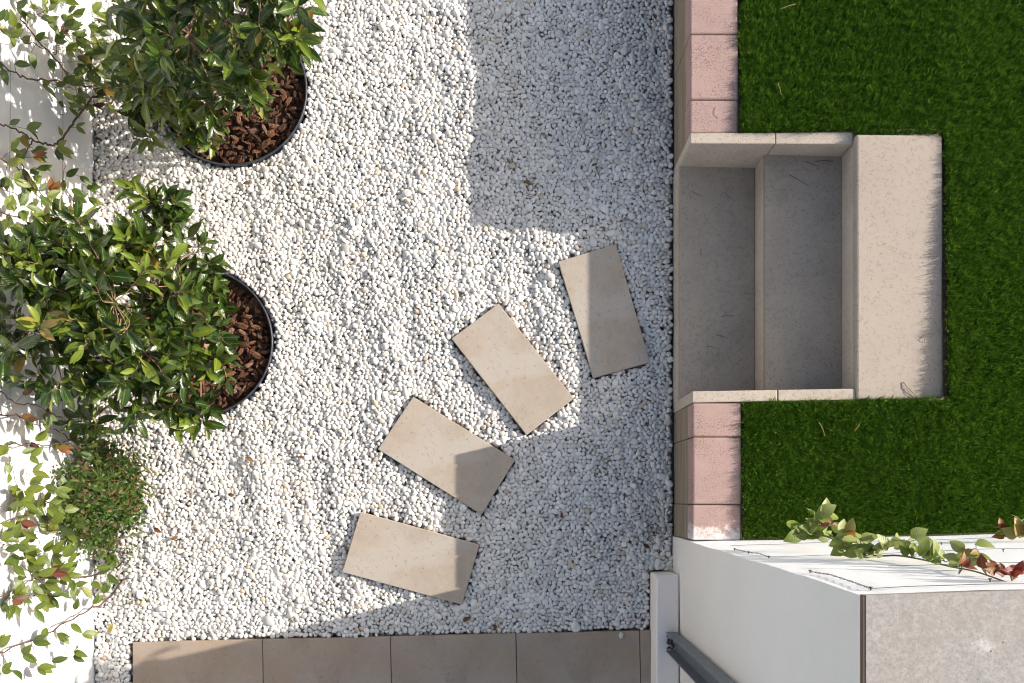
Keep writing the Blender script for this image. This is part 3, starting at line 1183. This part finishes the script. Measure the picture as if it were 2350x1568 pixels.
b1 = [(330, 110, .55, .13), (285, 190, .45, .09), (430, 70, .75, .19), (550, 70, .75, .19), (640, 45, .65, .14), (680, 25, .6, .08),
      (390, 190, .5, .15), (490, 185, .5, .15), (580, 140, .5, .13), (470, 265, .33, .10), (420, 245, .35, .10), (330, 300, .2, .05, .8), (360, 20, .75, .16),
      (460, -50, .85, .2), (600, -50, .8, .2), (575, 205, .33, .07), (430, 310, .2, .05), (655, 100, .5, .06), (300, 150, .45, .1), (480, 310, .16, .05, .8)]
shrub('glossy green shrub in the upper sunken pot, running off the top edge', (pots[0][0].x, pots[0][0].y, -0.02), [(b[0], b[1], b[2] * (1.42 if i % 2 == 0 else 0.95)) + tuple(b[3:]) for i, b in enumerate(b1)] + [(420, 150, .3, .13), (330, 200, .28, .1), (300, 230, .2, .08), (390, 90, .4, .14), (540, 110, .45, .13)], 470, 11)
b2 = [(345, 440, .7, .08), (360, 490, .7, .08), (430, 560, .55, .1), (300, 570, .75, .15), (200, 560, .85, .15), (110, 560, .9, .11), (60, 640, .95, .15),
      (60, 740, .95, .16), (150, 660, .9, .17), (250, 690, .9, .19), (340, 640, .75, .16), (400, 700, .6, .15), (460, 650, .45, .09), (470, 780, .42, .11), (490, 840, .35, .08),
      (400, 820, .5, .15), (310, 800, .7, .17), (200, 800, .8, .17), (110, 830, .8, .13), (300, 900, .5, .13), (420, 900, .4, .11),
      (220, 920, .5, .11), (460, 955, .28, .07), (390, 960, .3, .07), (190, 970, .4, .07), (20, 600, .95, .08), (505, 700, .35, .05)]
shrub('glossy green shrub in the middle sunken pot, leaning against the wall', (pots[1][0].x, pots[1][0].y, -0.02), [(b[0], b[1], b[2] * 1.08) + tuple(b[3:]) for b in b2], 500, 12)


# ---------------------------------------------------------------- climbers on the white wall
def climber(label, stems_px, seed, root, leaf_mat, LL=(0.045, 0.07), sp=0.035, WR=(0.40, 0.52), tone=(0.1, 0.9), dens=1.0, reds=0.04):
    rr = random.Random(seed)
    t_ = thing('climbing_plant', label, 'climber', root, 'climbers trained on the white wall')
    stems, leaves = MB(), MB()
    for item in stems_px:
        pl, r = item[0], item[1]
        off0 = item[2] if len(item) > 2 else 0.03
        d_ = item[3] if len(item) > 3 else 1.0
        pts = []
        for (x, y) in pl:
            if x > 216:
                g = PX(x, y, 0.02)
                pts.append(Vector((g.x, g.y, 0.02 if x > 235 else 0.05)))
            else:
                pts.append(WP(x, y, off0 + rr.uniform(-0.01, 0.025)))
        path = smooth_path(pts, 6)
        path = [p + Vector((max(0, rr.gauss(0, 0.003)), rr.gauss(0, 0.004), rr.gauss(0, 0.004))) for p in path]
        stems.tube(path, r, r * 0.5, n=6)
        acc = 0.0
        for i in range(1, len(path)):
            acc += (path[i] - path[i - 1]).length
            while acc > sp / max(0.05, dens * d_):
                acc -= sp / max(0.05, dens * d_)
                if path[i].x > -1.86:
                    continue
                p = path[i].lerp(path[i - 1], rr.random())
                tdir = (path[i] - path[i - 1]).normalized()
                sd = Quaternion(tdir, rr.uniform(0, 6.28)) @ tdir.orthogonal().normalized()
                sd = (sd + Vector((0.5, 0, 0)) + tdir * rr.uniform(0, 0.5)).normalized()
                # a short side shoot with 2-4 leaves
                ln = rr.uniform(0.012, 0.07)
                e = p + sd * ln + Vector((0, 0, -0.3 * ln))
                e.x = max(e.x, WALL_X + 0.012)
                stems.tube([p, p.lerp(e, 0.5) + Vector((0.002, 0, 0.003)), e], 0.0011, 0.0008, n=4)
                tn = min(rr.uniform(*tone), .87) if rr.random() < 1 - reds else rr.uniform(0.91, 1.0)
                for k in range(rr.choice((1, 2, 2, 3))):
                    ld = (sd * 0.7 + Vector((rr.uniform(0.0, .7), rr.uniform(-.9, .9), rr.uniform(-.8, .4)))).normalized()
                    L = rr.uniform(*LL)
                    if (e + ld * L).x < WALL_X + 0.008:
                        ld.x = abs(ld.x) * 0.5 + 0.05
                        ld.normalize()
                    up = Vector((0.6, rr.uniform(-.4, .4), 0.8 + rr.uniform(-.4, .3)))
                    leaves.leaf(e, ld, up, L, L * rr.uniform(*WR), curl=rr.uniform(0.05, 0.3), fold=rr.uniform(0.1, 0.4),
                                rnd=min(0.87 if tn < .9 else 1, max(0, tn + rr.gauss(0, 0.05))), shape=rr.uniform(0.78, 0.92), twist=rr.uniform(-.5, .5))
    stems.build('stems', M['vine'], t_, smooth=True)
    leaves.build('foliage', leaf_mat, t_, smooth=True)
    return t_


climber('climber with dark twining stem at the top of the wall beside the upper shrub', [
    ([(262, 205), (215, 192), (160, 172), (105, 112), (62, 62), (42, 22), (30, -30)], 0.004, .03, .8),
    ([(258, 212), (185, 194), (132, 187), (60, 178), (22, 160), (-25, 120)], 0.0045, .03, .5),
    ([(262, 222), (226, 226), (198, 240), (168, 280), (142, 316), (116, 331), (76, 322), (42, 300), (-15, 285)], 0.006, .045, .45),
    ([(130, 78), (165, 102), (205, 140), (245, 178)], 0.002, .06, .9),
    ([(125, 125), (140, 90), (150, 55), (160, 20), (165, -20)], 0.0018, .05, 1.3),
    ([(100, 110), (60, 95), (20, 80), (-15, 60)], 0.0018, .05, 1.2),
    ([(210, 140), (205, 95), (190, 60), (185, 30)], 0.0014, .06, 1.2),
    ([(130, 187), (125, 215), (118, 235)], 0.0016, .06, 1.3),
    ([(60, 50), (90, 30), (120, 20), (135, 0)], 0.0016, .06, 1.4),
    ([(285, 215), (250, 180), (214, 150), (196, 120), (188, 100)], 0.0022, .07, .7),
    ([(290, 205), (262, 176), (225, 160), (205, 150), (175, 120)], 0.0018, .07, .6),
    ([(300, 190), (268, 160), (230, 110), (212, 90), (205, 60), (200, 20)], 0.0018, .08, .8),
    ([(280, 225), (240, 205), (212, 200), (180, 205), (150, 200)], 0.002, .06, .5),
    ([(275, 200), (238, 150), (214, 120), (190, 90), (150, 70), (110, 60)], 0.0016, .08, .7)],
    21, (-1.96, 1.92, 0), M['climber_leaf'], dens=0.75)
climber('climber with yellowing and red leaves on the wall between the two shrubs', [
    ([(75, 322), (60, 345), (50, 385), (75, 425), (125, 475), (170, 540)], 0.003, .03, 1.0),
    ([(-20, 355), (35, 385), (70, 420), (95, 470)], 0.0035, .03, 1.2),
    ([(-20, 480), (40, 500), (100, 530), (150, 590)], 0.003, .05, 1.2),
    ([(120, 470), (140, 420), (150, 380)], 0.0018, .05, 1.0),
    ([(150, 520), (185, 460), (190, 420)], 0.0018, .06, 1.0),
    ([(-10, 430), (30, 440), (60, 470)], 0.0018, .06, 1.2)],
    22, (-2.0, 1.4, 0), M['climber_leaf'], dens=0.95, tone=(0.15, 0.85), reds=.08)
climber('climber with bare woody stems and a few red leaves below the middle shrub', [
    ([(-20, 858), (50, 872), (95, 895), (140, 915), (190, 960), (232, 990)], 0.0035, .03, .3),
    ([(-20, 950), (60, 958), (110, 975), (165, 1009), (235, 1005)], 0.0035, .03, .35),
    ([(-20, 1021), (60, 1021), (113, 1022), (170, 1008), (232, 1000)], 0.003, .05, .5),
    ([(0, 900), (40, 925), (90, 935), (150, 965), (228, 1000)], 0.0025, .06, .4),
    ([(165, 1009), (190, 1040), (200, 1080)], 0.002, .05, .6)],
    23, (-2.0, 0.3, 0), M['climber_leaf'], dens=0.8, tone=(0.1, .8), reds=.25)
climber('climber with bright yellow-green leaves on the lowest stretch of the wall', [
    ([(285, 1290), (228, 1318), (150, 1322), (80, 1330), (40, 1345), (-20, 1385)], 0.0035, .03, 1.1),
    ([(288, 1325), (241, 1378), (180, 1412), (91, 1462), (0, 1498), (-30, 1510)], 0.0045, .03, .35),
    ([(285, 1275), (232, 1252), (170, 1222), (110, 1215), (60, 1182), (15, 1195), (-20, 1210)], 0.0025, .04, 1.2),
    ([(205, 1130), (121, 1149), (60, 1148), (38, 1153), (-10, 1168)], 0.0025, .04, .9),
    ([(140, 1320), (100, 1280), (50, 1260), (10, 1250), (-20, 1240)], 0.002, .05, 1.4),
    ([(150, 1322), (110, 1360), (60, 1370), (20, 1400)], 0.002, .05, 1.3),
    ([(80, 1330), (50, 1300), (15, 1290)], 0.0018, .06, 1.4),
    ([(150, 1430), (152, 1475), (145, 1505)], 0.0012, .05, .9),
    ([(70, 1470), (80, 1510), (88, 1540)], 0.0012, .05, .9),
    ([(60, 1182), (40, 1120), (25, 1060), (15, 1040)], 0.0018, .05, .9),
    ([(115, 1215), (100, 1160), (80, 1110), (60, 1080)], 0.0018, .05, .8),
    ([(10, 1500), (5, 1530), (0, 1560)], 0.0012, .05, .8)],
    24, (-1.92, -0.32, 0), M['climber_leaf'], dens=.75, tone=(0.3, 0.86), reds=.03, LL=(0.05, 0.076))


# fine-leaved jasmine bush
def jasmine():
    rr = random.Random(31)
    root = PX(300, 1130, 0)
    t_ = thing('jasmine_bush', 'low tangled fine-leaved green bush at the foot of the white wall', 'bush', root)
    stems, leaves = MB(), MB()
    blobs = [(170, 1190, .33, .085), (215, 1150, .26, .09), (265, 1120, .14, .075), (205, 1080, .26, .075), (150, 1235, .3, .06), (240, 1195, .13, .07),
             (195, 1020, .25, .05), (240, 1035, .18, .05), (150, 1100, .33, .06), (125, 1160, .35, .05), (290, 1080, .1, .05), (190, 1230, .2, .06), (225, 1255, .08, .05), (310, 1150, .08, .05), (140, 1180, .3, .06), (290, 1190, .07, .05), (180, 1150, .35, .08)]
    for b in blobs:
        c = PX(*b[:3])
        b = b[:3] + (b[3] * rr.choice((0.8, 1.0, 1.45)),)
        for _ in range(int(b[3] * 520)):
            v = Vector((rr.gauss(0, 1), rr.gauss(0, 1), rr.gauss(0, 1))).normalized() * b[3] * rr.uniform(0.3, 1) ** 0.6 * (2.1 if rr.random() < .25 else 1.0)
            p = c + v
            p.x = max(p.x, WALL_X + 0.02); p.z = max(p.z, 0.02)
            s = root + Vector((rr.uniform(-.12, .06), rr.uniform(-.12, .1), 0.01))
            path = smooth_path([s, s.lerp(p, 0.5) + Vector((rr.uniform(-.04, .04), rr.uniform(-.04, .04), 0.05)), p], 5)
            stems.tube(path, rr.uniform(0.0011, 0.0022), 0.0007, n=4)
            for k in range(rr.choice((7, 11, 15))):
                q_ = path[rr.randint(5, len(path) - 1)]
                q_ = q_ + Vector((rr.gauss(0, .02), rr.gauss(0, .02), rr.gauss(0, .015)))
                ld = Vector((rr.uniform(-1, 1), rr.uniform(-1, 1), rr.uniform(-.3, .6))).normalized()
                L = rr.uniform(0.012, 0.03)
                if q_.x + ld.x * L < WALL_X + 0.005:
                    continue
                leaves.leaf(q_, ld, Vector((rr.uniform(-.5, .5), rr.uniform(-.5, .5), 1)), L, L * rr.uniform(.4, .6), rnd=rr.random() ** 0.8 if rr.random() > .06 else 1.0, seg=3, fold=.3)
    for pl in ([(357, 1122), (330, 1105), (283, 1079), (250, 1060)], [(330, 1221), (300, 1230), (262, 1240)], [(350, 1140), (310, 1120), (270, 1130)], [(345, 1085), (322, 1060), (305, 1035)]):
        stems.tube(smooth_path([PX(x, y, 0.03 + 0.05 * i) for i, (x, y) in enumerate(pl)], 4), 0.0055, 0.003, n=6)
    for _ in range(40):
        a = PX(rr.uniform(190, 310), rr.uniform(985, 1060) if rr.random() < .5 else rr.uniform(1250, 1330), 0.01)
        d = Vector((rr.uniform(-1, 1), rr.uniform(-1, 1), rr.uniform(0, .4))) * rr.uniform(0.03, 0.08)
        if a.x + d.x > WALL_X + .01:
            stems.tube([a, a + d * .5 + Vector((0, 0, .006)), a + d], 0.0016, 0.0008, n=4)
    stems.build('stems', M['green_stem'], t_, smooth=True)
    leaves.build('foliage', M['jasmine_leaf'], t_, smooth=True)


jasmine()


# ---------------------------------------------------------------- bougainvillea in front of the tall wall
def bougain(label, paths, seed, root, leafsets):
    rr = random.Random(seed)
    t_ = thing('bougainvillea_branch', label, 'climber', root, 'bougainvillea branches on the tall wall')
    stems, leaves = MB(), MB()
    for pl, r in paths:
        pts = [PX(x, y, z) for x, y, z in pl]
        stems.tube(smooth_path(pts, 6), r, r * 0.55, n=6)
    for (x, y, z, n, spread, tone) in leafsets:
        sz = 0.5 if tone == .99 and x < 2000 else 1.0
        c = PX(x, y, z)
        for _ in range(int(n * 1.4)):
            p = c + Vector((rr.uniform(-1, 1), rr.uniform(-.6, .6), rr.uniform(-.7, .7))) * spread
            wy = wall_y(p.x, p.z) + 0.02
            p.y = max(p.y, wy)
            ld = Vector((rr.uniform(-1, 1), rr.uniform(-.35, .95), rr.uniform(-.6, .6))).normalized()
            L = rr.uniform(28, 47) * (H - z) / F * sz * (0.8 if tone > .94 else 1.0)
            if (p + ld * L).y < wall_y(p.x, p.z) + .006:
                ld.y = abs(ld.y)
            stems.tube([c, c.lerp(p, .6) + Vector((0, .003, .004)), p], 0.0011, 0.0008, n=3)
            tn = min(1 if tone > .84 else .86, max(0, rr.gauss(tone, 0.09 if tone < .84 else .02)))
            leaves.leaf(p, ld, Vector((rr.uniform(-.5, .5), rr.uniform(0, 1), 1.0)), L, L * rr.uniform(0.58, 0.74), curl=rr.uniform(0.05, .4), fold=rr.uniform(.1, .5), rnd=tn, shape=.72, seg=7, twist=rr.uniform(-.5, .5))
    stems.build('stems', M['green_stem'], t_, smooth=True)
    leaves.build('foliage', M['bougain_leaf'], t_, smooth=True)


bougain('long leafy bougainvillea branch with red tips reaching along the tall wall', [
    ([(1835, 1222, 1.15), (1900, 1232, 1.3), (1950, 1262, 1.45), (2010, 1275, 1.55), (2060, 1305 - 30, 1.6), (2120, 1285, 1.75), (2180, 1300, 1.9), (2240, 1312, 2.05), (2320, 1340, 2.2)], 0.0034),
    ([(1900, 1225, 1.35), (1945, 1250, 1.5), (1985, 1275, 1.6)], 0.0022),
    ([(1880, 1228, 1.2), (1882, 1195, 1.22), (1887, 1178, 1.22)], 0.0016),
    ([(2180, 1300, 1.9), (2225, 1295, 1.95), (2240, 1268, 1.95)], 0.002)],
    41, (1.5, -0.1, 0.45), [
    (1833, 1222, 1.12, 4, .03, .35), (1865, 1228, 1.2, 6, .03, .3), (1885, 1190, 1.22, 5, .025, .75), (1890, 1215, 1.25, 5, .03, .6), (1903, 1203, 1.3, 4, .012, .99),
    (1920, 1240, 1.4, 6, .03, .45), (1938, 1226, 1.4, 2, .015, .9), (1960, 1265, 1.5, 7, .035, .5), (1975, 1240, 1.5, 4, .03, .8), (1990, 1275, 1.6, 5, .03, .45),
    (2035, 1255, 1.6, 5, .03, .75), (2075, 1250, 1.65, 6, .035, .7), (2090, 1280, 1.7, 5, .03, .35), (2140, 1270, 1.75, 5, .03, .7), (2170, 1290, 1.85, 4, .03, .4),
    (2215, 1280, 1.95, 5, .03, .80), (2240, 1262, 1.95, 4, .025, .88), (2200, 1318, 2.0, 3, .02, .96), (2265, 1310, 2.08, 5, .025, .96), (2300, 1325, 2.15, 5, .02, .97), (2322, 1333, 2.2, 7, .016, .99)])
bougain('small bougainvillea sprig by the lawn at the right end of the tall wall', [
    ([(2365, 1228, 1.1), (2335, 1222, 1.05), (2310, 1215, 1.0), (2270, 1205, 0.9), (2240, 1200, .85)], 0.0022)],
    42, (2.05, -0.1, 0.45), [(2315, 1222, 1.0, 6, .025, .95), (2335, 1215, 1.02, 6, .03, .75), (2360, 1208, 1.05, 8, .04, .75), (2345, 1232, 1.05, 4, .02, .9)])


# ---------------------------------------------------------------- litter
def fallen(x, y, z, L, mat, label, seed, grp='fallen leaves on the gravel'):
    rr = random.Random(seed)
    p = PX(x, y, z)
    mb = MB()
    a = rr.uniform(0, 6.28)
    mb.leaf(p + Vector((0, 0, 0.012)), (math.cos(a), math.sin(a), 0.1), (rr.uniform(-.5, .5), rr.uniform(-.5, .5), 1), L, L * 0.5, curl=rr.uniform(.1, .4), fold=rr.uniform(.4, .9), rnd=rr.uniform(.2, .7), seg=7)
    mb.tube([p + Vector((0, 0, .012)), p + Vector((-math.cos(a) * L * .25, -math.sin(a) * L * .25, .01))], .0008, n=4)
    o = mb.build('fallen_leaf', mat, origin=p, smooth=True)
    tag(o, label, 'leaf', grp)


D, Yl = M['dry_leaf'], M['yellow_leaf']
for i, (x, y, L, m, lab) in enumerate([
    (1505, 48, .035, D, 'brown leaf by the low wall, topmost of the fallen leaves'),
    (577, 423, .04, D, 'brown leaf on sunlit gravel just below the upper pot'),
    (565, 1050, .045, D, 'curled tan leaf on the gravel below the middle pot'),
    (700, 1052, .032, D, 'small dark leaf on sunlit gravel right of the curled tan leaf'),
    (540, 1137, .038, D, 'brown leaf on the gravel beside a large white pebble'),
    (372, 1222, .045, D, 'dark brown leaf on gravel right of the fine-leaved bush'),
    (395, 1238, .035, D, 'lighter brown leaf touching a darker one beside the fine-leaved bush'),
    (1062, 1425, .045, D, 'reddish brown leaf in shade under the lowest stepping stone'),
    (1137, 1432, .035, D, 'dark leaf stuck between shaded pebbles close to the paving'),
    (262, 1430, .05, Yl, 'yellow leaf on the gravel at the foot of the white wall'),
    (1475, 1247, .04, D, 'dark leaf in the gravel corner by the plastered curb'),
    (1215, 428, .04, D, 'dry leaf on the shaded gravel in the upper middle'),
    (1357, 384, .03, D, 'small dry leaf on shaded gravel level with the upper step end'),
    (1290, 1190, .03, D, 'small brown leaf on shaded gravel right of the stepping stones'),
    (243, 545, .04, D, 'brown leaf in the shade beside the wall above the middle shrub'),
]):
    fallen(x, y, 0.004, L, m, lab, 60 + i)


def stick(pl, z, r, mat, label, name='twig', cat='twig', grp=None):
    pts = [PX(x, y, z + r + 0.001 + (0.006 if 0 < i < len(pl) - 1 else 0.0)) for i, (x, y) in enumerate(pl)]
    mb = MB(); mb.tube(smooth_path(pts, 3), r, r * 0.6, n=5)
    o = mb.build(name, mat, origin=pts[0], smooth=True)
    tag(o, label, cat, grp)


g = 'pine needles on the steps'
stick([(1811, 401), (1832, 412), (1857, 427)], T2, .0014, M['needle'], 'longest dark needle on the upper tread', 'pine_needle', 'pine needle', g)
stick([(1848, 370), (1862, 375), (1878, 382)], T2, .0013, M['needle'], 'dark needle near the top edge of the upper tread', 'pine_needle', 'pine needle', g)
stick([(1870, 371), (1895, 368), (1912, 371)], T2, .0016, M['needle'], 'dark needle lying in the far upper corner of the upper tread', 'pine_needle', 'pine needle', g)
stick([(1589, 439), (1600, 446), (1612, 451)], T1, .0012, M['needle'], 'dark needle at the upper left of the lower tread', 'pine_needle', 'pine needle', g)
stick([(1663, 442), (1670, 450), (1681, 457)], T1, .0012, M['needle'], 'dark needle at the upper middle of the lower tread', 'pine_needle', 'pine needle', g)
stick([(1608, 572), (1609, 580), (1606, 590)], T1, .0014, M['needle'], 'short upright needle on the left side of the lower tread', 'pine_needle', 'pine needle', g)
stick([(1706, 672), (1718, 673), (1731, 675)], T1, .0012, M['needle'], 'needle touching the riser on the lower tread', 'pine_needle', 'pine needle', g)
stick([(1656, 726), (1670, 724), (1685, 726)], T1, .0013, M['needle'], 'level needle in the middle of the lower tread', 'pine_needle', 'pine needle', g)
stick([(1643, 768), (1655, 771), (1669, 776)], T1, .0013, M['needle'], 'slanting needle low on the lower tread', 'pine_needle', 'pine needle', g)
stick([(1622, 795), (1634, 796), (1645, 801)], T1, .0012, M['needle'], 'lowest needle on the lower tread', 'pine_needle', 'pine needle', g)
stick([(2073, 877), (2085, 891), (2103, 911)], SLAB, .0018, M['twig'], 'thicker reddish twig on the pale landing slab', grp='twigs on the landing slab')
stick([(2079, 891), (2087, 900), (2095, 912)], SLAB, .0013, M['twig'], 'thin short twig beside the thicker one on the landing slab', grp='twigs on the landing slab')
stick([(2120, 770), (2121, 778), (2122, 786)], SLAB, .0013, M['twig'], 'lone short twig on the landing slab near the lawn edge', grp='twigs on the landing slab')
g = 'pale straws on the lawn'
for pl, lab in ([[(1785, 190), (1790, 204), (1793, 218)], 'pale green straw on the lawn near the pink blocks'],
                [[(1788, 22), (1808, 14), (1826, 9)], 'tan straw lying level at the top of the lawn'],
                [[(2305, 674), (2312, 686), (2314, 699)], 'tan straw on the lawn right of the landing slab'],
                [[(1879, 968), (1888, 984), (1893, 1001)], 'bent pale straw on the lawn below the steps'],
                [[(1960, 990), (1968, 980), (1974, 970)], 'straight pale straw on the lawn below the landing slab'],
                [[(2280, 712), (2288, 714), (2296, 715)], 'short whitish straw on the lawn beside the landing slab']):
    stick(pl, 0.49, .0014, M['straw'], lab, 'straw', 'straw', g)

# crumbs of dry leaf and twig caught among the pebbles
def crumb_mesh(k):
    rr = random.Random(700 + k)
    mb = MB()
    if k % 2:
        mb.tube([(-1, 0, 0), (-0.2, rr.uniform(-.2, .2), .1), (1, rr.uniform(-.3, .3), 0)], 0.07, 0.04, n=5)
    else:
        mb.leaf((-0.8, 0, 0), (1, 0, 0.1), (0, 0.2, 1), 1.6, 0.8, curl=.3, fold=.6, rnd=rr.random())
    me = bpy.data.meshes.new('crumb')
    me.from_pydata(mb.v, [], mb.f)
    me.materials.append(M['needle'] if k % 4 == 1 else M['twig'] if k % 4 == 3 else M['crumb'])
    return me


M['crumb'] = m_stem('leaf_crumb', (0.07, 0.035, 0.018), (0.2, 0.11, 0.05))
crumb_coll = proto_collection('crumb', [crumb_mesh(k) for k in range(8)])
P, Ro, Sc, Ix = [], [], [], []
areas = [(215, 300, 235, 335, 40), (216, 300, 400, 600, 45), (216, 330, 960, 1000, 25), (216, 330, 1270, 1400, 40), (300, 1540, 20, 1440, 150), (1100, 1540, 20, 520, 70),
         (1180, 1250, 410, 450, 14), (1340, 1480, 400, 560, 30), (1380, 1530, 1150, 1440, 60), (1480, 1540, 1200, 1260, 30), (300, 460, 900, 1300, 45), (640, 720, 60, 400, 25), (540, 640, 600, 960, 20)]
for (xa, xb, ya, yb, cnt) in areas:
    for _ in range(cnt):
        p = PX(rng.uniform(xa, xb), rng.uniform(ya, yb), 0.0)
        if not gravel_ok(p.x, p.y, 0.005):
            continue
        k = int(rng.integers(0, 8))
        l = float(rng.uniform(0.012, 0.03)) if k % 2 else float(rng.uniform(0.006, 0.015))
        P.append((p.x, p.y, under(p.x, p.y) + 0.004)); Ro.append((rng.normal(0, .4), rng.normal(0, .3), rng.uniform(0, 6.28))); Sc.append((l, l, l)); Ix.append(k)
tag(scatter('leaf_litter', P, Ro, Sc, Ix, crumb_coll, M['crumb'], (-0.6, 0.8, 0)), 'crumbs of dry leaves and needles among the pebbles', 'litter', kind='stuff')
